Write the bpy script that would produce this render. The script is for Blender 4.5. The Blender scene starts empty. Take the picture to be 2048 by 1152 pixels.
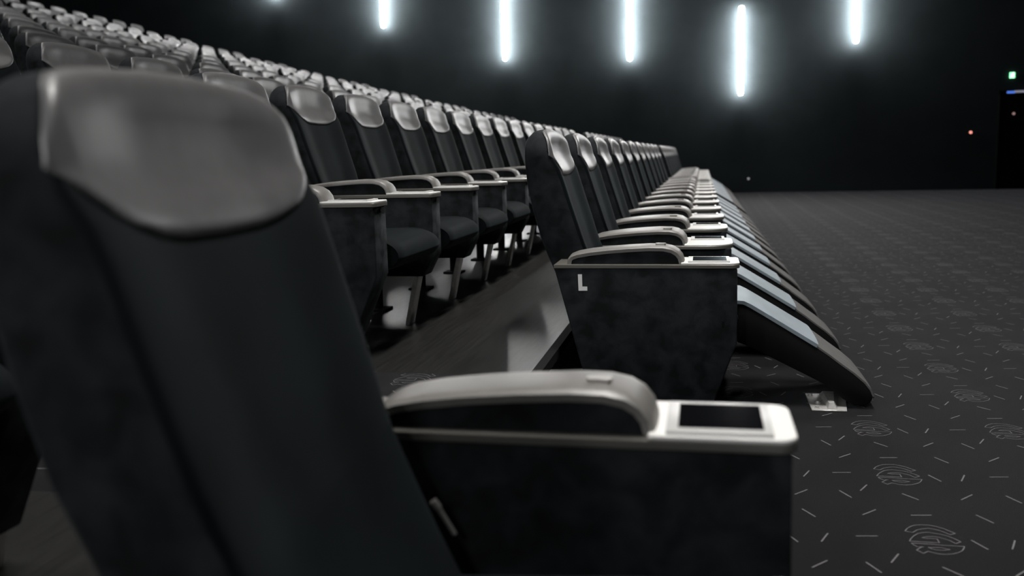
import bpy, bmesh, math, random
from mathutils import Vector, Matrix
C = bpy.context.scene.collection
S = bpy.context.scene
random.seed(7)

# ------------------------------------------------------------------ camera
# rows of seats run along +Y, the seats face +X (towards the screen), Z is up
F_PX, CX, CY = 1890.0, 1024.0, 576.0
EYE = Vector((0, 0, 1.03))
yc = Vector(((1405 - CX) / F_PX, (303 - CY) / F_PX, 1.0)).normalized()
_r = 0.022
zc = Vector((-_r, -1.0, 0.0)); zc.z = -(zc.x * yc.x + zc.y * yc.y) / yc.z; zc.normalize()
xc = yc.cross(zc)
Rm = Matrix(((xc.x, yc.x, zc.x), (xc.y, yc.y, zc.y), (xc.z, yc.z, zc.z)))  # world -> (right, down, forward)
def project(p):
    c = Rm @ (Vector(p) - EYE)
    return (CX + F_PX * c.x / c.z, CY + F_PX * c.y / c.z) if c.z > 0.05 else (-9999, -9999)
right, down, fwd = Vector(Rm[0]), Vector(Rm[1]), Vector(Rm[2])
cam = bpy.data.cameras.new('camera'); camo = bpy.data.objects.new('camera', cam); C.objects.link(camo)
mw = Matrix.Identity(4)
for i in range(3):
    mw[i][0] = right[i]; mw[i][1] = -down[i]; mw[i][2] = -fwd[i]; mw[i][3] = EYE[i]
camo.matrix_world = mw
cam.sensor_width = 36; cam.lens = F_PX * 36 / 2048; cam.clip_start = 0.02; cam.clip_end = 200
cam.dof.use_dof = True; cam.dof.focus_distance = 3.75; cam.dof.aperture_fstop = 2.6
S.camera = camo

# ------------------------------------------------------------------ world, exposure, room lights
w = bpy.data.worlds.new('World'); S.world = w; w.use_nodes = True
w.node_tree.nodes['Background'].inputs[0].default_value = (0.75, 0.9, 1.0, 1)
w.node_tree.nodes['Background'].inputs[1].default_value = 0.0
S.view_settings.view_transform = 'Standard'; S.view_settings.look = 'None'
S.view_settings.exposure = 0.0; S.view_settings.gamma = 1.0; S.view_settings.use_curve_mapping = False

TUBE_STRENGTH = 150.0
def ceiling_area(x, y, z, sx, sy, power, col=(1, 0.95, 0.88), rx=0.0, ry=0.0):
    l = bpy.data.lights.new('ceiling_light', 'AREA'); l.shape = 'RECTANGLE'; l.size = sx; l.size_y = sy
    l.energy = power; l.color = col; l.spread = 1.75
    o = bpy.data.objects.new('ceiling_light', l); o.location = (x, y, z); o.rotation_euler = (rx, ry, 0)
    C.objects.link(o); return o
# warm-white house lights on the ceiling, cooler fill light from the screen end
for yy in (3.0, 10.0, 17.0):
    ceiling_area(0.6, yy, 7.6, 0.5, 3.0, 200, (1.0, 0.97, 0.93))
for yy in (3.0, 9.0, 15.0, 21.0):
    ceiling_area(-7.5, yy, 9.6, 0.5, 3.0, 110, (1.0, 0.975, 0.94))
ceiling_area(5.5, -1.0, 7.4, 1.2, 1.2, 15, (0.86, 0.94, 1.0), 0.25, 0.35)

# ------------------------------------------------------------------ materials
def mat(name, col, rough=0.6, metal=0.0, spec=0.5, sheen=0.0, sheen_tint=(1, 1, 1), emit=None, strength=0.0,
        var=0.0, scale=10.0, bump=0.0, bscale=200.0, stretch=(1, 1, 1), distort=0.0, rvar=0.0, coat=0.0):
    m = bpy.data.materials.new(name); m.use_nodes = True
    nt = m.node_tree; b = nt.nodes['Principled BSDF']
    b.inputs['Base Color'].default_value = (*col, 1); b.inputs['Roughness'].default_value = rough
    b.inputs['Metallic'].default_value = metal; b.inputs['Specular IOR Level'].default_value = spec
    b.inputs['Sheen Weight'].default_value = sheen; b.inputs['Sheen Tint'].default_value = (*sheen_tint, 1)
    b.inputs['Sheen Roughness'].default_value = 0.45
    b.inputs['Coat Weight'].default_value = coat
    if emit: b.inputs['Emission Color'].default_value = (*emit, 1); b.inputs['Emission Strength'].default_value = strength
    if var or bump or rvar:
        tc = nt.nodes.new('ShaderNodeTexCoord'); mp = nt.nodes.new('ShaderNodeMapping'); mp.inputs['Scale'].default_value = stretch
        nt.links.new(tc.outputs['Object'], mp.inputs['Vector'])
    if var or rvar:
        n = nt.nodes.new('ShaderNodeTexNoise'); n.inputs['Scale'].default_value = scale; n.inputs['Detail'].default_value = 5
        n.inputs['Distortion'].default_value = distort
        nt.links.new(mp.outputs[0], n.inputs['Vector'])
    if var:
        r = nt.nodes.new('ShaderNodeMapRange'); r.inputs['From Min'].default_value = 0.36; r.inputs['From Max'].default_value = 0.64
        r.inputs['To Min'].default_value = 1 - var; r.inputs['To Max'].default_value = 1 + var
        nt.links.new(n.outputs['Fac'], r.inputs['Value'])
        mx = nt.nodes.new('ShaderNodeVectorMath'); mx.operation = 'SCALE'; mx.inputs[0].default_value = col
        nt.links.new(r.outputs[0], mx.inputs['Scale']); nt.links.new(mx.outputs[0], b.inputs['Base Color'])
        if sheen:
            ms = nt.nodes.new('ShaderNodeMath'); ms.operation = 'MULTIPLY'; ms.inputs[1].default_value = sheen
            nt.links.new(r.outputs[0], ms.inputs[0]); nt.links.new(ms.outputs[0], b.inputs['Sheen Weight'])
    if rvar:
        r2 = nt.nodes.new('ShaderNodeMapRange'); r2.inputs['To Min'].default_value = rough - rvar; r2.inputs['To Max'].default_value = rough + rvar
        nt.links.new(n.outputs['Fac'], r2.inputs['Value']); nt.links.new(r2.outputs[0], b.inputs['Roughness'])
    if bump:
        n2 = nt.nodes.new('ShaderNodeTexNoise'); n2.inputs['Scale'].default_value = bscale; n2.inputs['Detail'].default_value = 3
        nt.links.new(mp.outputs[0], n2.inputs['Vector'])
        bp = nt.nodes.new('ShaderNodeBump'); bp.inputs['Strength'].default_value = bump; bp.inputs['Distance'].default_value = 0.004
        nt.links.new(n2.outputs['Fac'], bp.inputs['Height']); nt.links.new(bp.outputs[0], b.inputs['Normal'])
    return m
M = dict(
    velvet=mat('black_velvet', (0.0112, 0.0126, 0.0145), 0.8, spec=0.16, sheen=0.05, sheen_tint=(0.8, 0.92, 1.0), var=0.55, scale=15, distort=0.35, bump=0.12, bscale=260),
    cloth=mat('dark_teal_upholstery', (0.0026, 0.0045, 0.0056), 0.75, spec=0.12, sheen=0.03, sheen_tint=(0.7, 0.9, 1.0), var=0.25, scale=5, bump=0.1, bscale=300),
    leather=mat('grey_leather', (0.110, 0.109, 0.112), 0.40, spec=0.8, var=0.06, scale=30, bump=0.05, bscale=350),
    pad=mat('taupe_leather', (0.155, 0.148, 0.139), 0.44, spec=1.0, var=0.05, scale=40, bump=0.05, bscale=400),
    satin=mat('pale_blue_grey_satin', (0.26, 0.31, 0.35), 0.5, spec=0.45, sheen=0.2, var=0.08, scale=14, stretch=(1, 0.3, 1), bump=0.3, bscale=18),
    foot=mat('worn_grey_leather', (0.118, 0.116, 0.114), 0.55, spec=0.35, var=0.1, scale=20, bump=0.05, bscale=300),
    white=mat('white_enamel', (0.88, 0.87, 0.85), 0.3, spec=0.6),
    frame=mat('silver_grey_plastic', (0.55, 0.55, 0.54), 0.35, spec=0.5),
    rail=mat('tan_grey_metal', (0.15, 0.143, 0.128), 0.42, metal=0.4),
    screen=mat('black_glass', (0.003, 0.003, 0.004), 0.08, spec=0.15),
    steel=mat('brushed_steel', (0.60, 0.585, 0.56), 0.38, metal=0.9, var=0.12, scale=30, stretch=(1, 8, 1)),
    zinc=mat('zinc_plated_steel', (0.55, 0.545, 0.53), 0.35, metal=0.35, var=0.15, scale=40),
    pale=mat('dim_pink_lamp', (0.4, 0.3, 0.3), 0.5, emit=(0.9, 0.55, 0.5), strength=0.4),
    black=mat('matt_black', (0.0025, 0.0026, 0.003), 0.85, spec=0.2),
    letter=mat('white_letter', (0.85, 0.85, 0.85), 0.6, emit=None),
    stitch=mat('dark_thread', (0.05, 0.048, 0.045), 0.8),
    carpet=mat('charcoal_carpet', (0.0036, 0.0034, 0.0040), 0.85, spec=0.14, sheen=0.075, sheen_tint=(0.86, 0.9, 1.0), var=0.10, scale=2, bump=0.6, bscale=420),
    yarn=mat('pale_grey_yarn', (0.13, 0.126, 0.129), 0.9, spec=0.2, sheen=0.25),
    vinyl=mat('dark_wood_vinyl', (0.015, 0.0149, 0.0148), 0.34, spec=0.5, var=0.12, scale=9, stretch=(8, 0.6, 1), rvar=0.05, bump=0.15, bscale=60),
    wall=mat('dark_teal_wall_fabric', (0.025, 0.032, 0.035), 0.95, spec=0.1, var=0.08, scale=2),
    wallblack=mat('black_wall', (0.0018, 0.0019, 0.002), 0.95, spec=0.1),
    tube=mat('lit_tube', (0.9, 0.95, 1), 0.5, emit=(1.0, 0.995, 0.99), strength=TUBE_STRENGTH),
    tube2=mat('lit_tube_near', (0.9, 0.95, 1), 0.5, emit=(1.0, 0.995, 0.99), strength=TUBE_STRENGTH * .9),
    green=mat('lit_green_sign', (0.1, 0.6, 0.25), 0.5, emit=(0.25, 1.0, 0.45), strength=2.2),
    signwhite=mat('lit_white_symbol', (0.8, 0.9, 0.8), 0.5, emit=(0.85, 1.0, 0.85), strength=3.0),
    blue=mat('lit_blue_strip', (0.1, 0.2, 0.6), 0.5, emit=(0.10, 0.25, 1.0), strength=0.8),
    greyled=mat('lit_grey_strip', (0.3, 0.3, 0.35), 0.5, emit=(0.6, 0.6, 0.75), strength=0.35),
    red=mat('lit_red_lamp', (0.6, 0.1, 0.08), 0.5, emit=(1.0, 0.35, 0.28), strength=1.6),
    dimwhite=mat('dim_white_lamp', (0.4, 0.4, 0.4), 0.5, emit=(0.8, 0.8, 0.9), strength=0.25),
)

# ------------------------------------------------------------------ mesh helpers
def link(name, me, parent=None):
    o = bpy.data.objects.new(name, me); C.objects.link(o)
    if parent: o.parent = parent
    return o
def finish(bm, name, mats, smooth=True, angle=0.7):
    bmesh.ops.remove_doubles(bm, verts=bm.verts, dist=1e-5)
    bmesh.ops.recalc_face_normals(bm, faces=bm.faces)
    me = bpy.data.meshes.new(name); bm.to_mesh(me); bm.free()
    for m in (mats if isinstance(mats, (list, tuple)) else [mats]): me.materials.append(m)
    if smooth:
        for p in me.polygons: p.use_smooth = True
        try: me.set_sharp_from_angle(angle=angle)
        except Exception: pass
    return me
def add_prism(bm, poly, y0, y1, mi=0):
    """polygon in x,z extruded along y"""
    a = [bm.verts.new((x, y0, z)) for x, z in poly]; b = [bm.verts.new((x, y1, z)) for x, z in poly]
    n = len(poly); fs = [bm.faces.new(a), bm.faces.new(b[::-1])]
    for i in range(n): fs.append(bm.faces.new((a[i], b[i], b[(i + 1) % n], a[(i + 1) % n])))
    for f in fs: f.material_index = mi
    return fs
def add_plate(bm, poly, z0, z1, mi=0):
    a = [bm.verts.new((x, y, z0)) for x, y in poly]; b = [bm.verts.new((x, y, z1)) for x, y in poly]
    n = len(poly); fs = [bm.faces.new(a), bm.faces.new(b[::-1])]
    for i in range(n): fs.append(bm.faces.new((a[i], b[i], b[(i + 1) % n], a[(i + 1) % n])))
    for f in fs: f.material_index = mi
    return fs
def add_box(bm, x0, x1, y0, y1, z0, z1, mi=0):
    return add_prism(bm, [(x0, z0), (x1, z0), (x1, z1), (x0, z1)], y0, y1, mi)
def bevel(bm, wd, seg=2):
    bmesh.ops.recalc_face_normals(bm, faces=bm.faces)
    es = [e for e in bm.edges if len(e.link_faces) == 2 and e.calc_face_angle(0) > 0.5]
    bmesh.ops.bevel(bm, geom=es, offset=wd, segments=seg, profile=0.5, affect='EDGES', clamp_overlap=True)
def box_mesh(name, m, x0, x1, y0, y1, z0, z1, bv=0.0):
    bm = bmesh.new(); add_box(bm, x0, x1, y0, y1, z0, z1)
    if bv: bevel(bm, bv)
    return finish(bm, name, m)
def prism_mesh(name, m, poly, y0, y1, bv=0.0, seg=2):
    bm = bmesh.new(); add_prism(bm, poly, y0, y1)
    if bv: bevel(bm, bv, seg)
    return finish(bm, name, m)
def add_cyl(bm, p, q, r, n=14, mi=0):
    p, q = Vector(p), Vector(q); d = (q - p).normalized(); u = d.orthogonal().normalized(); v = d.cross(u)
    a = []; b = []
    for i in range(n):
        t = 2 * math.pi * i / n; o = (u * math.cos(t) + v * math.sin(t)) * r
        a.append(bm.verts.new(p + o)); b.append(bm.verts.new(q + o))
    fs = [bm.faces.new(a), bm.faces.new(b[::-1])]
    for i in range(n): fs.append(bm.faces.new((a[i], b[i], b[(i + 1) % n], a[(i + 1) % n])))
    for f in fs: f.material_index = mi
def lerp_tab(tab, t):
    if t <= tab[0][0]: return tab[0][1]
    for (a, va), (b, vb) in zip(tab, tab[1:]):
        if t <= b:
            k = (t - a) / (b - a); return va + (vb - va) * k
    return tab[-1][1]

# ------------------------------------------------------------------ seat shapes
# local frame of a seat: x forward, y across (0 = middle of the back), z up from its floor
XE = [(.36, -.335), (.475, -.392), (.56, -.43), (.648, -.468), (.75, -.500), (.85, -.532), (.909, -.550), (.97, -.570), (1.025, -.602), (1.086, -.618), (1.138, -.638)]
XR = [(.36, -.50), (.58, -.615), (.625, -.631), (.711, -.659), (.812, -.685), (.903, -.704), (.993, -.711), (1.075, -.711), (1.098, -.703), (1.113, -.690), (1.126, -.684), (1.138, -.672)]
HW = [(.36, .240), (.62, .248), (.70, .262), (.80, .268), (.95, .272), (1.0, .278), (1.03, .2815), (1.055, .277), (1.09, .261), (1.105, .250), (1.12, .232), (1.127, .200), (1.132, .150), (1.137, .06), (1.138, .05)]
def xe(z): return lerp_tab(XE, z)
def xr(z): return lerp_tab(XR, z)
def hw(z): return lerp_tab(HW, z)
def ridge(u):
    """front surface across the seat: rounded edges, slightly hollow in the middle (metres ahead of the edge line)"""
    a = abs(u)
    if a > .96: return -.005 * (1 - math.sqrt(max(0, 1 - ((a - .96) / .04) ** 2)))
    t = min(1.0, (.96 - a) / .62); t = t * t * (3 - 2 * t); return -.020 * t
def dip(z): return max(0.0, min(1.0, (1.128 - z) / .05))
def ztop(y):
    y = abs(y)
    for z0, z1 in zip(reversed(HW[:-1]), reversed(HW)):
        if y <= z0[1] and z0[0] >= 1.03:
            return z1[0] if y <= z1[1] else z1[0] + (z0[0] - z1[0]) * (y - z1[1]) / (z0[1] - z1[1])
    return 1.03
def shell_mesh():
    bm = bmesh.new(); rings = []
    zs = [.36, .45, .55, .62, .66, .70, .75, .80, .85, .90, .95, .99, 1.02, 1.04, 1.06, 1.08, 1.095, 1.106, 1.115, 1.122, 1.128, 1.133, 1.138]
    for z in zs:
        e, r, h = xe(z), xr(z), hw(z); d = max(e - r, .012); k = min(.016, d * .35)
        f = 0.0
        tk = max(0.0, z - 1.10) * .3; d = max(e - tk - r, .012); e2 = r + d
        def fx(u): return max(r + .003, e2 - .012 + ridge(u) * dip(z))
        half = [(fx(.30), h * .30), (fx(.60), h * .60), (fx(.80), h * .80), (max(r + .005, e2 - .004), h - .014), (e2 - .004, h - .004), (e2 - .012, h),
                (r + k, h), (r + k * .35, h - k * .3), (r + .002, h - k), (r - .004, h * .5)]
        pts = half + [(r - .006, 0)] + [(x, -y) for x, y in reversed(half)] + [(fx(0), 0)]
        rings.append([bm.verts.new((x, y, z)) for x, y in pts])
    n = len(rings[0])
    for a, b in zip(rings, rings[1:]):
        for i in range(n): bm.faces.new((a[i], a[(i + 1) % n], b[(i + 1) % n], b[i]))
    bm.faces.new(rings[0]); bm.faces.new(rings[-1][::-1])
    return finish(bm, 'backrest', M['velvet'], angle=0.9)
def patch(bm, rows, thick):
    """rows: grid of points (x,y,z) - front surface; closed by a copy pushed back in x"""
    f = [[bm.verts.new(p) for p in r] for r in rows]
    b = [[bm.verts.new((p[0] - thick, p[1], p[2])) for p in r] for r in rows]
    nr, nc = len(rows), len(rows[0])
    for i in range(nr - 1):
        for j in range(nc - 1):
            bm.faces.new((f[i][j], f[i][j + 1], f[i + 1][j + 1], f[i + 1][j])); bm.faces.new((b[i][j], b[i + 1][j], b[i + 1][j + 1], b[i][j + 1]))
    for i in range(nr - 1):
        for j in (0, nc - 1): bm.faces.new((f[i][j], f[i + 1][j], b[i + 1][j], b[i][j]))
    for j in range(nc - 1):
        for i in (0, nr - 1): bm.faces.new((f[i][j], b[i][j], b[i][j + 1], f[i][j + 1]))
def back_cushion_mesh():
    bm = bmesh.new(); rows = []
    for i in range(19):
        z = .365 + (1.045 - .365) * i / 18; h = hw(z) - .001; row = []
        for j in range(29):
            u = math.sin((j / 14 - 1) * math.pi / 2)
            row.append((xe(z) + .004 + ridge(u), u * h, z))
        rows.append(row)
    patch(bm, rows, .035)
    return finish(bm, 'back_cushion', M['cloth'], angle=1.2)
def headrest_mesh():
    bm = bmesh.new(); cols = []
    n, m = 36, 14
    for j in range(n + 1):
        u = math.sin((j / (n / 2) - 1) * math.pi / 2); y = u * .2835
        zt = ztop(y * .993) + .0015; zb = lerp_tab([(0, .943), (.35, .945), (.5, .950), (.62, .958), (.75, .971), (.84, .985), (.92, 1.003), (1, 1.027)], abs(u)); zb = min(zb, zt - .004)
        col = []
        for i in range(m + 1):
            v = i / m; v = .5 - .5 * math.cos(v * math.pi); z = zb + (zt - zb) * v
            edge = min(1.0, max(0.0, (z - zb)) / .014, max(0.0, zt - z) / .014)
            edge = math.sqrt(max(0, 1 - (1 - edge) ** 2))
            uu = y / .2835
            x = xe(z) + .004 + ridge(uu) * dip(z) + .008 * edge * min(1.0, (1 - abs(uu)) / .09)
            if z > 1.10: x -= (z - 1.10) * .3
            col.append((x, y, z))
        cols.append(col)
    patch(bm, cols, .0045)
    return finish(bm, 'headrest', M['leather'], angle=0.9)
def rounded_end(x0, x1, y0, y1, r, n=8):
    p = [(x0, y0)]
    for i in range(n + 1):
        t = -math.pi / 2 + i / n * math.pi / 2; p.append((x1 - r + r * math.cos(t), y0 + r + r * math.sin(t)))
    for i in range(n + 1):
        t = i / n * math.pi / 2; p.append((x1 - r + r * math.cos(t), y1 - r + r * math.sin(t)))
    p.append((x0, y1)); return p
PAD = [(-.517, .606), (-.514, .622), (-.504, .635), (-.48, .644), (-.43, .653), (-.36, .661), (-.28, .667), (-.20, .671), (-.145, .670), (-.112, .663), (-.090, .650), (-.076, .632), (-.070, .612), (-.0695, .606)]
def pad_mesh(y0, y1):
    """grey leather strap bent over the arm"""
    bm = bmesh.new(); outer = []; inner = []
    ny = 8; c = (y0 + y1) / 2; h = (y1 - y0) / 2
    for k, (x, z) in enumerate(PAD):
        a = PAD[max(0, k - 1)]; b = PAD[min(len(PAD) - 1, k + 1)]
        t = Vector((b[0] - a[0], b[1] - a[1])).normalized(); nx, nz = -t.y, t.x
        ro, ri = [], []
        for j in range(ny + 1):
            u = math.sin((j / ny * 2 - 1) * math.pi / 2)
            cr = .005 * (1 - abs(u) ** 3) - (.0035 if abs(u) > .99 else 0)
            ro.append(bm.verts.new((x + nx * cr, c + u * h, z + nz * cr)))
            ri.append(bm.verts.new((x - nx * .016, c + u * h * .985, z - nz * .016)))
        outer.append(ro); inner.append(ri)
    for i in range(len(PAD) - 1):
        for j in range(ny):
            bm.faces.new((outer[i][j], outer[i + 1][j], outer[i + 1][j + 1], outer[i][j + 1]))
            bm.faces.new((inner[i][j], inner[i][j + 1], inner[i + 1][j + 1], inner[i + 1][j]))
        for j in (0, ny): bm.faces.new((outer[i][j], inner[i][j], inner[i + 1][j], outer[i + 1][j]))
    for i in (0, len(PAD) - 1):
        for j in range(ny): bm.faces.new((outer[i][j], outer[i][j + 1], inner[i][j + 1], inner[i][j]))
    return finish(bm, 'armrest_pad', M['pad'], angle=0.9)
def pad_core_mesh(y0, y1):
    poly = [(x * .985 - .004 if x < -.3 else x - .009, max(.604, z - .012)) for x, z in PAD]
    return prism_mesh('armrest_core', M['velvet'], poly, y0 + .007, y1 - .007)
END_POLY = [(-.568, .592), (.132, .592), (.134, .304), (.026, .003), (-.411, .003)]
MID_POLY = [(-.568, .592), (.132, .592), (.134, .330), (.082, .232), (-.48, .232)]
KEND_POLY = [(-.568, .592), (.132, .592), (.134, .330), (.024, .075), (-.44, .075)]
def tray_set(parent, y0, y1, r, dev0, dev1, near_detail=True):
    rail = link('rail', _m(('rail', y0, y1, r), lambda: _plate('rail', M['rail'], rounded_end(-.568, .141, y0, y1, r), .590, .6045, .0015)), parent)
    tray = link('tray', _m(('tray', y0, y1, r), lambda: _plate('tray', M['white'], rounded_end(-.078, .1405, y0 + .001, y1 - .001, r), .6045, .612, .002)), parent)
    if dev0 is not None:
        def dv():
            bm = bmesh.new(); add_box(bm, -.052, .106, dev0, dev1, .611, .6175); bevel(bm, .0015)
            return finish(bm, 'touch_screen', M['frame'])
        d = link('touch_screen', _m(('dev', dev0, dev1), dv), parent)
        d['label'] = 'silver framed black touch screen'
        g = link('screen_glass', _m(('glass', dev0, dev1), lambda: box_mesh('screen_glass', M['screen'], -.034, .093, dev0 + .022, dev1 - .018, .6165, .6183)), parent)
_cache = {}
def _m(key, fn):
    if key not in _cache: _cache[key] = fn()
    return _cache[key]
def _plate(name, m, poly, z0, z1, bv):
    bm = bmesh.new(); add_plate(bm, poly, z0, z1); bevel(bm, bv, 1)
    return finish(bm, name, m)
def armrest(parent, near, kind):
    """near = local y of the armrest's edge nearest the camera; kinds: end, wide, slim, slimend"""
    if kind == 'end': y0, y1, poly, r, dev, pw, b0, b1 = near, near + .205, END_POLY, .030, (near + .008, near + .185), (near + .018, near + .165), near + .004, near + .180
    elif kind == 'wide': y0, y1, poly, r, dev, pw, b0, b1 = near, near + .395, END_POLY, .11, (near + .235, near + .385), (near + .05, near + .34), near + .03, near + .365
    else: y0, y1, poly, r, dev, pw, b0, b1 = near - .005, near + .150, KEND_POLY if kind == 'slimend' else MID_POLY, .02, (near + .012, near + .132), (near + .015, near + .13), near, near + .14
    y0, y1, near = round(y0, 4), round(y1, 4), round(near, 4)
    a = link('armrest', _m(('body', kind, near), lambda: prism_mesh('armrest', M['velvet'], poly, b0, b1, .007, 3)), parent)
    tray_set(a, y0, y1, r, round(dev[0], 4), round(dev[1], 4))
    link('armrest_pad', _m(('pad', kind, near), lambda: pad_mesh(*pw)), a)
    link('armrest_core', _m(('core', kind, near), lambda: pad_core_mesh(*pw)), a)
    def badge():
        bm = bmesh.new(); c = pw[0] + .055
        add_plate(bm, [(-.171, c - .013), (-.143, c - .013), (-.137, c - .007), (-.137, c + .007), (-.143, c + .013), (-.171, c + .013), (-.177, c + .007), (-.177, c - .007)], .674, .6815)
        return finish(bm, 'pad_badge', M['steel'])
    if kind in ('end', 'wide'): link('pad_badge', _m(('badge', kind, near), badge), a)
    if kind in ('slim', 'slimend'):
        def leg():
            bm = bmesh.new()
            p = [(.052, .345), (.074, .340), (.0, .0), (-.022, .0)]
            add_prism(bm, p, near + .030, near + .110); bevel(bm, .002, 1)
            return finish(bm, 'leg', M['steel'])
        link('leg', _m(('leg', near), leg), a)
        def bolt():
            bm = bmesh.new(); add_cyl(bm, (.130, near + .07, .575), (.138, near + .07, .575), .008, 10)
            return finish(bm, 'bolt', M['black'])
        link('bolt', _m(('bolt', near), bolt), a)
    return a
def seat_cushion_mesh(xf, zt, zb, h, nose):
    bm = bmesh.new(); xb = -.44
    prof = [(xb, zb + .03), (xb, zt - .03), (xb + .05, zt - .022), (xf - .34, zt - .010), (xf - .24, zt - .003)]
    zm = zb + (zt - zb) * .46
    for k in range(13):
        t = math.radians(95 - k * 14); cz_, sx = math.sin(t), math.cos(t)
        prof.append((xf - .13 + .13 * math.copysign(abs(sx) ** .9, sx), zm + ((zt - zm) if cz_ > 0 else (zm - zb)) * cz_))
    prof += [(xb + .05, zb)]
    rows = []
    for j in range(13):
        u = math.sin((j / 6 - 1) * math.pi / 2); s = 1 - .10 * max(0, (abs(u) - .9) / .1)
        cx, cz = (xf + xb) / 2, (zt + zb) / 2
        bul = .008 * (1 - u * u)
        rows.append([bm.verts.new((cx + (x - cx) * (1 - .02 * (1 - s) * 10), u * h, cz + (z - cz) * (s + bul * 4))) for x, z in prof])
    n = len(prof)
    for a, b in zip(rows, rows[1:]):
        for i in range(n): bm.faces.new((a[i], a[(i + 1) % n], b[(i + 1) % n], b[i]))
    bm.faces.new(rows[0]); bm.faces.new(rows[-1][::-1])
    return finish(bm, 'seat_cushion', M['cloth'], angle=0.9)
def legrest_mesh(h):
    poly = [(.142, .420), (.175, .420), (.452, .250), (.547, .180), (.638, .108), (.667, .072), (.672, .048), (.660, .026), (.635, .012), (.600, .014), (.560, .036), (.478, .100), (.30, .190), (.177, .250), (.142, .262)]
    return prism_mesh('legrest', M['black'], poly, -h, h, .006, 2)
def strip_mesh(name, m, line, t, h, crown=.006, lip=True):
    """a padded strip lying on a slope: line of (x,z) points, thickness t"""
    bm = bmesh.new(); rows = []; inn = []
    for k, (x, z) in enumerate(line):
        a = line[max(0, k - 1)]; b = line[min(len(line) - 1, k + 1)]
        d = Vector((b[0] - a[0], b[1] - a[1])).normalized(); nx, nz = -d.y, d.x
        if nz < 0: nx, nz = -nx, -nz
        ro, ri = [], []
        for j in range(11):
            u = math.sin((j / 5 - 1) * math.pi / 2); c = t + crown * (1 - u ** 4)
            ro.append(bm.verts.new((x + nx * c, u * h, z + nz * c))); ri.append(bm.verts.new((x - nx * .004, u * h, z - nz * .004)))
        rows.append(ro); inn.append(ri)
    for i in range(len(line) - 1):
        for j in range(10):
            bm.faces.new((rows[i][j], rows[i + 1][j], rows[i + 1][j + 1], rows[i][j + 1])); bm.faces.new((inn[i][j], inn[i][j + 1], inn[i + 1][j + 1], inn[i + 1][j]))
        for j in (0, 10): bm.faces.new((rows[i][j], inn[i][j], inn[i + 1][j], rows[i + 1][j]))
    for i in (0, len(line) - 1):
        for j in range(10): bm.faces.new((rows[i][j], rows[i][j + 1], inn[i][j + 1], inn[i][j]))
    return finish(bm, name, m, angle=0.9)

# ------------------------------------------------------------------ setting
def struct(name, me):
    o = link(name, me); o['kind'] = 'structure'; return o
ROWX = [0, -1.325, -2.68, -3.98, -5.23, -6.46, -7.71, -8.96, -10.21, -11.46, -12.71, -13.96]
ROWZ = [0, .262, .533, .832, 1.127, 1.443, 1.76, 2.08, 2.412, 2.762, 3.117, 3.52]
WALL_Y = 24.25
EDGE = -.565
LU, LV, LO = Vector((.472, .020)), Vector((.006, .517)), Vector((.609, 2.55))
DASH = [((0, .334), (.054, .008)), ((-.363, .012), (.055, .008)), ((-.392, -.372), (.026, -.055)), ((-.263, -.254), (.027, .055)), ((-.002, -.382), (.036, -.046)),
        ((.349, .311), (.030, -.055)), ((.221, -.045), (.025, -.055)), ((.402, -.028), (.023, .058)), ((.337, -.360), (.041, .047)), ((-.294, .352), (.042, .045))]
EMBLEM = [
    [(-.066, .048), (-.055, .07), (-.042, .086), (-.029, .096), (-.011, .1), (.007, .1), (.024, .092), (.04, .079), (.051, .064), (.062, .05), (.046, .039), (.04, .048), (.031, .06), (.019, .069), (.009, .075), (-.002, .076), (-.018, .07), (-.032, .061), (-.048, .041)],
    [(-.068, -.02), (-.06, -.001), (-.049, .018), (-.036, .035), (-.023, .043), (-.009, .048), (.004, .044), (.022, .039), (.038, .029), (.051, .012), (.062, -.006), (.046, -.02), (.041, -.011), (.035, 0), (.024, .009), (.012, .017), (-.001, .02), (-.015, .018), (-.031, .008), (-.022, .005), (-.009, .006), (.006, .005), (.006, -.008), (.006, -.021)],
    [(-.066, -.033), (-.039, -.033), (-.013, -.033), (.013, -.036), (.04, -.036), (.063, -.036), (.058, -.05), (.05, -.066), (.038, -.078), (.023, -.089), (.004, -.094), (-.013, -.094), (-.025, -.087), (-.035, -.081), (-.049, -.096), (-.062, -.077), (-.048, -.058), (-.04, -.054), (-.055, -.055), (-.062, -.045)],
    [(-.029, -.056), (-.017, -.054), (.001, -.052), (.015, -.058), (.022, -.062), (.006, -.069), (-.012, -.069), (-.02, -.065)]]
def carpet_lines(verts, faces, x0, x1, y0, y1, z, origin):
    segs = []
    for (m, v) in DASH:
        p = LU * m[0] + LV * m[1]; v = Vector(v) * .5; segs.append((p - v, p + v, .0021))
    for loop in EMBLEM:
        for i in range(len(loop)): segs.append((Vector(loop[i]), Vector(loop[(i + 1) % len(loop)]), .0013))
    ni = int((x1 - x0) / .47) + 4; nj = int((y1 - y0) / .517) + 4
    i0 = int((x0 - origin.x) / .472) - 2; j0 = int((y0 - origin.y) / .517) - 2
    for i in range(i0, i0 + ni):
        for j in range(j0, j0 + nj):
            o = origin + LU * i + LV * j
            if not (x0 - .3 < o.x < x1 + .3 and y0 - .3 < o.y < y1 + .3): continue
            for a, b, hwd in segs:
                p, q = o + a, o + b
                if not (x0 < p.x < x1 and y0 < p.y < y1 and x0 < q.x < x1 and y0 < q.y < y1): continue
                d = (q - p); l = d.length; d /= l; n = Vector((-d.y, d.x)) * hwd; e = d * hwd * .6
                k = len(verts)
                for t in (p - e + n, q + e + n, q + e - n, p - e - n): verts.append((t.x, t.y, z))
                faces.append((k, k + 3, k + 2, k + 1))
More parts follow.
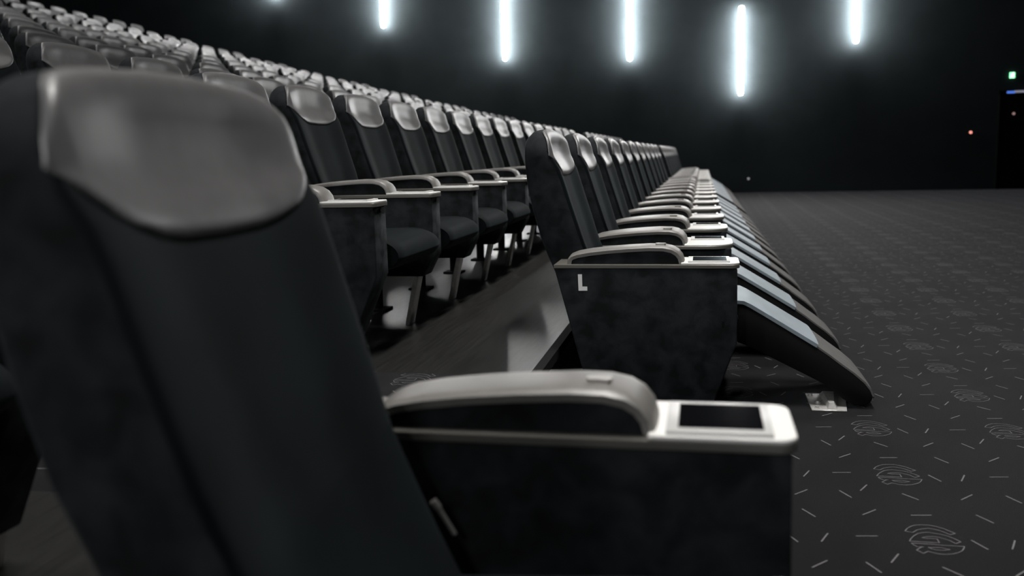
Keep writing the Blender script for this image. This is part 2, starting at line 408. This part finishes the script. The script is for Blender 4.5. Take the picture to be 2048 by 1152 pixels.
def carpet_mesh(name, x0, x1, y0, y1, z, zb, origin):
    verts = [(x0, y0, z), (x1, y0, z), (x1, y1, z), (x0, y1, z), (x0, y0, zb), (x1, y0, zb), (x1, y1, zb), (x0, y1, zb)]
    faces = [(0, 1, 2, 3), (7, 6, 5, 4), (0, 4, 5, 1), (1, 5, 6, 2), (2, 6, 7, 3), (3, 7, 4, 0)]
    nb = len(faces)
    carpet_lines(verts, faces, x0, x1, y0, y1, z + .0012, origin)
    me = bpy.data.meshes.new(name); me.from_pydata(verts, [], faces); me.materials.append(M['carpet']); me.materials.append(M['yarn'])
    for k, p in enumerate(me.polygons):
        if k >= nb: p.material_index = 1
    me.update(); return me
struct('floor', carpet_mesh('floor', EDGE - .02, 10.0, -1.0, WALL_Y, 0.0, -.15, LO))
# carpeted cross aisle at the level of the second row, on the camera's side of it
struct('aisle_landing', carpet_mesh('aisle_landing', ROWX[2] + EDGE, EDGE, 1.9, 3.19, .262, -.1, Vector((-.985, 3.105))))
bm = bmesh.new(); add_box(bm, ROWX[2] + EDGE, EDGE, 3.19, WALL_Y, -.1, .262); add_box(bm, ROWX[2] + EDGE, EDGE, -1.0, 1.9, -.1, .262); struct('second_row_platform', finish(bm, 'platform', M['vinyl'], smooth=False))
for k in range(2, 12):
    xb = ROWX[k + 1] + EDGE if k < 11 else ROWX[k] - 4.24
    bm = bmesh.new(); add_box(bm, xb, ROWX[k] + EDGE, -1.0, WALL_Y, -.1, ROWZ[k])
    struct('row_platform', finish(bm, 'row_platform', M['vinyl'], smooth=False))
# black nosing along the edge of the second row's platform
bm = bmesh.new(); add_box(bm, EDGE - .03, EDGE + .006, 3.19, WALL_Y, .225, .2645); struct('trim_1', finish(bm, 'trim', M['black']))
bm = bmesh.new(); add_box(bm, -18.5, 6.83, WALL_Y, WALL_Y + .3, -.1, 10.5); struct('wall_far', finish(bm, 'wall', M['wall'], smooth=False))
bm = bmesh.new()
add_box(bm, 8.08, 10.3, WALL_Y, WALL_Y + .3, -.1, 10.5); add_box(bm, 6.83, 8.08, WALL_Y, WALL_Y + .3, 2.25, 10.5)
struct('wall_far_right', finish(bm, 'wall', M['wall'], smooth=False))
bm = bmesh.new(); add_box(bm, 10.0, 10.3, -6, WALL_Y, -.1, 10.5); struct('wall_screen', finish(bm, 'wall', M['wallblack'], smooth=False))
bm = bmesh.new(); add_box(bm, -18.5, -18.2, -6, WALL_Y, -.1, 10.5); struct('wall_back', finish(bm, 'wall', M['wallblack'], smooth=False))
bm = bmesh.new(); add_box(bm, -18.5, 10.3, -6.3, -6, -.1, 10.5); struct('wall_near', finish(bm, 'wall', M['wall'], smooth=False))
bm = bmesh.new(); add_box(bm, -18.5, 10.3, -6.3, WALL_Y + .3, 10.5, 10.7); struct('ceiling', finish(bm, 'ceiling', M['wallblack'], smooth=False))
bm = bmesh.new(); add_box(bm, -18.5, 10.3, -6, -1.0, -.15, 0.0); struct('floor', finish(bm, 'floor', M['carpet'], smooth=False))
# exit doorway in the far wall
bm = bmesh.new()
add_box(bm, 6.78, 6.85, WALL_Y - .05, WALL_Y + .30, 0, 2.28); add_box(bm, 8.05, 8.12, WALL_Y - .05, WALL_Y + .30, 0, 2.28); add_box(bm, 6.78, 8.12, WALL_Y - .05, WALL_Y + .30, 2.21, 2.28)
d1 = struct('door_1', finish(bm, 'door_frame', M['wallblack']))
bm = bmesh.new(); add_box(bm, 6.85, 7.44, WALL_Y + .12, WALL_Y + .17, 0.01, 2.21); link('door_leaf', finish(bm, 'door_leaf', M['black']), d1)
bm = bmesh.new(); add_box(bm, 7.46, 8.05, WALL_Y + .12, WALL_Y + .17, 0.01, 2.21); link('door_leaf', finish(bm, 'door_leaf', M['black']), d1)

# ------------------------------------------------------------------ wall lamps
def tag(o, label, cat, group=None, kind=None):
    o['label'] = label; o['category'] = cat
    if group: o['group'] = group
    if kind: o['kind'] = kind
    return o
def empty(name, loc):
    o = bpy.data.objects.new(name, None); o.location = loc; o.empty_display_size = .1; C.objects.link(o); return o
def tube_mesh(h):
    bm = bmesh.new(); rings = []; r = .055
    zs = [(0, .3), (.012, .75), (.04, 1), (h - .04, 1), (h - .012, .75), (h, .3)]
    for z, k in zs: rings.append([bm.verts.new((r * k * math.cos(t * math.pi / 5), r * k * math.sin(t * math.pi / 5), z)) for t in range(10)])
    for a, b in zip(rings, rings[1:]):
        for i in range(10): bm.faces.new((a[i], a[(i + 1) % 10], b[(i + 1) % 10], b[i]))
    bm.faces.new(rings[0]); bm.faces.new(rings[-1][::-1])
    return finish(bm, 'tube', M['tube'])
LH = 2.10
tube_me = tube_mesh(LH); tube_me2 = tube_mesh(LH); tube_me2.materials[0] = M['tube2']
def holder_mesh():
    bm = bmesh.new()
    for z in (.25, LH - .25): add_box(bm, -.015, .015, .03, .17, z - .015, z + .015)
    add_box(bm, -.02, .02, .15, .17, .1, LH - .1)
    return finish(bm, 'holder', M['black'])
holder_me = holder_mesh()
def lamp(x, z, y, label, flip=False):
    o = tag(empty('wall_lamp', (x, y, z)), label, 'lamp', 'vertical tube lamps on the far wall' if not flip else 'vertical tube lamps on the near wall')
    if flip: o.rotation_euler = (0, 0, math.pi)
    link('tube', tube_me2 if flip else tube_me, o); link('holder', holder_me, o)
WL = WALL_Y - .17
for x, z, lab in [(-11.15, 5.30, 'lit white tube lamp barely showing at the top edge, far left'), (-8.13, 4.39, 'lit white tube lamp cut by the top edge, just left of the centre'),
                  (-4.93, 3.43, 'lit white tube lamp left of the two lamps of equal height'), (-1.78, 3.30, 'lit white tube lamp above the front row, left of the lowest lamp'),
                  (.90, 2.37, 'lowest lit white tube lamp, shown from end to end'), (3.54, 3.49, 'lit white tube lamp furthest right on the dark wall')]:
    lamp(x, z, WL, lab)
for x, z in ((-11.1, 5.3), (-8.1, 4.4), (-4.9, 3.4), (-1.8, 3.3)):   # the same lamps on the wall behind the camera
    lamp(x, z, -6 + .17, 'lit white tube lamp on the wall behind the camera, %s from the screen' % {-1.8: 'nearest', -4.9: 'second', -8.1: 'third', -11.1: 'furthest'}[x], True)

# exit sign, door light strip, small indicator lamps
o = tag(empty('exit_sign', (7.03, WALL_Y, 2.55)), 'small lit green exit sign above the far doorway', 'sign')
link('sign_box', box_mesh('sign_box', M['green'], -.052, .052, -.05, 0, .012, .138, .004), o)
bm = bmesh.new()   # running person and arrow
add_cyl(bm, (.012, -.052, .120), (.012, -.055, .120), .012, 10)
add_prism(bm, [(-.010, .105), (.018, .105), (.010, .062), (-.018, .062)], -.0545, -.052)
add_prism(bm, [(-.018, .064), (-.004, .064), (-.030, .022), (-.050, .022), (-.050, .030), (-.035, .032)], -.0545, -.052)
add_prism(bm, [(-.004, .066), (.012, .066), (.030, .040), (.026, .015), (.017, .015), (.019, .036)], -.0545, -.052)
add_prism(bm, [(.014, .102), (.036, .082), (.031, .075), (.010, .090)], -.0545, -.052)
link('running_figure', finish(bm, 'running_figure', M['signwhite']), o)
o = tag(empty('door_light_strip', (6.93, WALL_Y - .05, 2.215)), 'thin blue and grey light strip over the far doorway', 'light')
link('blue_light', box_mesh('blue_light', M['blue'], 0, .16, -.03, 0, .0, .045), o)
link('grey_light', box_mesh('grey_light', M['greyled'], .16, .42, -.03, 0, .01, .055), o)
for x, y, z, lab, mt, r in [(6.19, WALL_Y, 1.34, 'tiny red indicator lamp on the black wall left of the doorway', 'red', .030), (7.14, WALL_Y + .12, 1.75, 'tiny pale pink lamp on the doors of the far doorway', 'pale', .028),
                         (1.12, WALL_Y, .34, 'tiny dim lamp low on the far wall behind the front row', 'dimwhite', .03)]:
    bm = bmesh.new(); add_cyl(bm, (0, -.03, 0), (0, 0, 0), r, 12); add_cyl(bm, (0, -.012, 0), (0, 0, 0), r * 1.3, 12, 1)
    o = link('indicator_lamp', finish(bm, 'indicator_lamp', [M[mt], M['black']])); o.location = (x, y, z); tag(o, lab, 'lamp')

# ------------------------------------------------------------------ seats
SHELL, BACKC, HEAD = shell_mesh(), back_cushion_mesh(), headrest_mesh()
SEATL = seat_cushion_mesh(.15, .430, .30, .232, 0)
SEATK = seat_cushion_mesh(.178, .462, .325, .292, 0)
LEG_LOW = [(.452, .250), (.50, .216), (.547, .180), (.595, .145), (.638, .108), (.660, .080), (.672, .052), (.668, .036)]
LEG_TOP = [(.10, .424), (.142, .424), (.165, .422), (.19, .410), (.25, .374), (.33, .325), (.40, .282), (.452, .250)]
LEGREST = legrest_mesh(.226)
LPAD = strip_mesh('legrest_pad', M['satin'], LEG_TOP, .010, .229, .006)
FPAD = strip_mesh('foot_pad', M['foot'], LEG_LOW, .003, .226, .004)
def back(o, full=True):
    b = link('backrest', SHELL, o)
    h = link('headrest', HEAD, b); c = link('back_cushion', BACKC, b)
    return b
def pedestal(o, h=.11):
    def f():
        bm = bmesh.new(); add_cyl(bm, (-.30, 0, 0), (-.30, 0, .335), .028, 12); add_box(bm, -.36, -.24, -.06, .06, 0, .012)
        return finish(bm, 'pedestal', M['black'])
    link('pedestal', _m('ped', f), o)
ORD = ['', 'first', 'second', 'third', 'fourth', 'fifth', 'sixth', 'seventh', 'eighth', 'ninth', 'tenth', 'eleventh', 'twelfth', 'thirteenth', 'fourteenth', 'fifteenth', 'sixteenth', 'seventeenth',
       'eighteenth', 'nineteenth', 'twentieth', 'twenty-first', 'twenty-second', 'twenty-third', 'twenty-fourth', 'twenty-fifth', 'twenty-sixth', 'twenty-seventh', 'twenty-eighth', 'twenty-ninth', 'thirtieth']
def front_seat(yc_, label, arms, group='front row reclining seats with footrests'):
    o = tag(empty('cinema_seat', (0, yc_, 0)), label, 'seat', group)
    back(o); link('seat_cushion', SEATL, o)
    l = link('legrest', LEGREST, o); link('legrest_pad', LPAD, l)['label'] = 'pale blue-grey satin upper pad'; link('foot_pad', FPAD, l)['label'] = 'dark grey leather foot pad'
    for near, kind in arms: armrest(o, near, kind)
    return o
# foreground seat at the camera
fs = front_seat(1.076, 'large blurred cinema seat filling the left foreground, closest to the camera', [(.302, 'end')])
bm = bmesh.new(); add_cyl(bm, (-.400, .270, .500), (-.372, .272, .452), .004, 10); add_cyl(bm, (-.404, .268, .506), (-.396, .270, .494), .006, 10)
link('hinge', finish(bm, 'hinge', M['steel']), fs)
del fs['group']
# first block of the front row
PL = .925
for i in range(11):
    y = 4.085 + PL * i
    arms = [(-.455, 'end')] if i == 0 else [(-.66, 'wide')]
    if i == 10: arms.append((.245, 'end'))
    if i == 0: lab = 'black velvet recliner with white letter L on its side panel, first past the aisle'
    else: lab = 'black recliner with raised footrest, %s seat of the front row past the letter L panel' % ORD[i]
    o = front_seat(y, lab, arms)
    if i == 0:
        bm = bmesh.new()
        add_prism(bm, [(-.4735, .5665), (-.4575, .5665), (-.4565, .5185), (-.4375, .5185), (-.4370, .5025), (-.4715, .5020)], -.4525, -.4505)
        link('row_letter', finish(bm, 'row_letter', M['letter'], smooth=False), o)['label'] = 'white letter L'
        def latch():
            bm = bmesh.new(); add_prism(bm, [(.076, .388), (.086, .388), (.086, .362), (.076, .362)], -.4520, -.4500); return finish(bm, 'slot', M['black'])
        link('slot', latch(), o)
for i in range(9):
    y = 15.12 + PL * i
    arms = [(-.455, 'end')] if i == 0 else [(-.66, 'wide')]
    front_seat(y, 'black recliner in the far block of the front row, %s beyond the gap' % ORD[i + 1], arms)
def row_seat(o, yk, first, last, full):
    b = back(o); link('seat_cushion', SEATK, o)
    armrest(o, -.445, 'slimend' if first else 'slim')
    if last: armrest(o, .307, 'slimend')
    if full: pedestal(o)
def simple_seat(o, last):
    back(o); link('seat_cushion', SEATK, o)
    link('armrest', SIMPLE_ARM, o)
def simple_arm():
    bm = bmesh.new(); add_prism(bm, MID_POLY, -.445, -.305); add_prism(bm, [(x, z) for x, z in PAD], -.43, -.315, 1); add_plate(bm, rounded_end(-.568, .141, -.45, -.295, .02), .592, .606, 2)
    add_prism(bm, [(.052, .345), (.074, .340), (.0, .0), (-.022, .0)], -.415, -.335, 3)
    return finish(bm, 'armrest', [M['velvet'], M['pad'], M['rail'], M['steel']])
SIMPLE_ARM = simple_arm()
PK = .768
ROWN = ['front', 'second', 'third', 'fourth', 'fifth', 'sixth', 'seventh', 'eighth', 'ninth', 'tenth', 'eleventh', 'topmost']
for i in range(15):
    o = tag(empty('cinema_seat', (ROWX[1], 3.78 + PK * i, ROWZ[1])), 'black velvet cinema seat with grey headrest, %s from the near end of the second row' % ORD[i + 1], 'seat', 'second row seats on bare steel legs')
    row_seat(o, 0, i == 0, i == 14, True)
for i in range(2):  # near-block seats, mostly out of frame, added to shade the floor there
    o = tag(empty('cinema_seat', (ROWX[1], 1.095 - PK * i, ROWZ[1])), 'black cinema seat added for shade behind the blurred foreground seat, ' + ('at the aisle' if i == 0 else 'second from the aisle'), 'seat')
    row_seat(o, 0, False, i == 0, True)
for i in range(10):
    o = tag(empty('cinema_seat', (ROWX[1], 16.55 + PK * i, ROWZ[1])), 'black velvet cinema seat, %s beyond the gap in the second row' % ORD[i + 1], 'seat', 'second row seats beyond the gap')
    simple_seat(o, False)
BASE = {2: 4.63, 3: 6.20, 4: 7.72, 5: 9.16, 6: 11.43, 7: 12.92, 8: 14.4, 9: 15.95, 10: 17.9, 11: 19.99}
PU = .78
n_seats = 0
for k in range(2, 12):
    ys = []
    n = -25
    while True:
        y = BASE[k] + PU * n; n += 1
        if y > 23.8: break
        if y < 1.0: continue
        ys.append(y)
    near = [y for y in ys if y < 14.95]; far = [y for y in ys if y > 15.75]
    for blk, word in ((near, 'in from the left edge'), (far, 'beyond the stair gap')):
        vis = []
        for y in blk:
            px = project((ROWX[k] - .62, y + .27, ROWZ[k] + 1.05)); pt = project((ROWX[k] - .62, y + .27, ROWZ[k] + .92))
            if px[0] > -10 and pt[1] > -6: vis.append(y)
        for i, y in enumerate(vis):
            o = tag(empty('cinema_seat', (ROWX[k], y, ROWZ[k])), 'cinema seat with grey headrest, %s %s, in the %s row' % (ORD[i + 1], word, ROWN[k]), 'seat', '%s row seats' % ROWN[k])
            simple_seat(o, False); n_seats += 1
print('upper seats', n_seats)

# ------------------------------------------------------------------ steel floor bracket under the first footrest
o = tag(empty('floor_bracket', (.50, 3.95, 0)), 'shiny steel bracket bolted to the carpet under the first footrest', 'bracket')
bm = bmesh.new(); add_plate(bm, [(-.068, -.145), (.065, -.145), (.095, .12), (-.068, .12)], .001, .006); bevel(bm, .0015, 1); link('base_plate', finish(bm, 'base_plate', M['zinc']), o)
bm = bmesh.new()
v = [(-.005, -.135, .006), (.03, -.135, .006), (.062, .11, .006), (-.012, .11, .006), (.0, -.125, .03), (.018, -.125, .03), (.045, .10, .022), (.0, .10, .022)]
vs = [bm.verts.new(p) for p in v]
for f in [(0, 3, 2, 1), (4, 5, 6, 7), (0, 1, 5, 4), (1, 2, 6, 5), (2, 3, 7, 6), (3, 0, 4, 7)]: bm.faces.new([vs[i] for i in f])
link('channel', finish(bm, 'channel', M['zinc'], smooth=False), o)
for x, y in ((-.045, -.115), (-.033, -.03), (-.05, .08)):
    bm = bmesh.new(); add_cyl(bm, (x, y, .006), (x, y, .014), .008, 6); add_cyl(bm, (x, y, .005), (x, y, .008), .012, 16)
    link('bolt', finish(bm, 'bolt', M['zinc']), o)
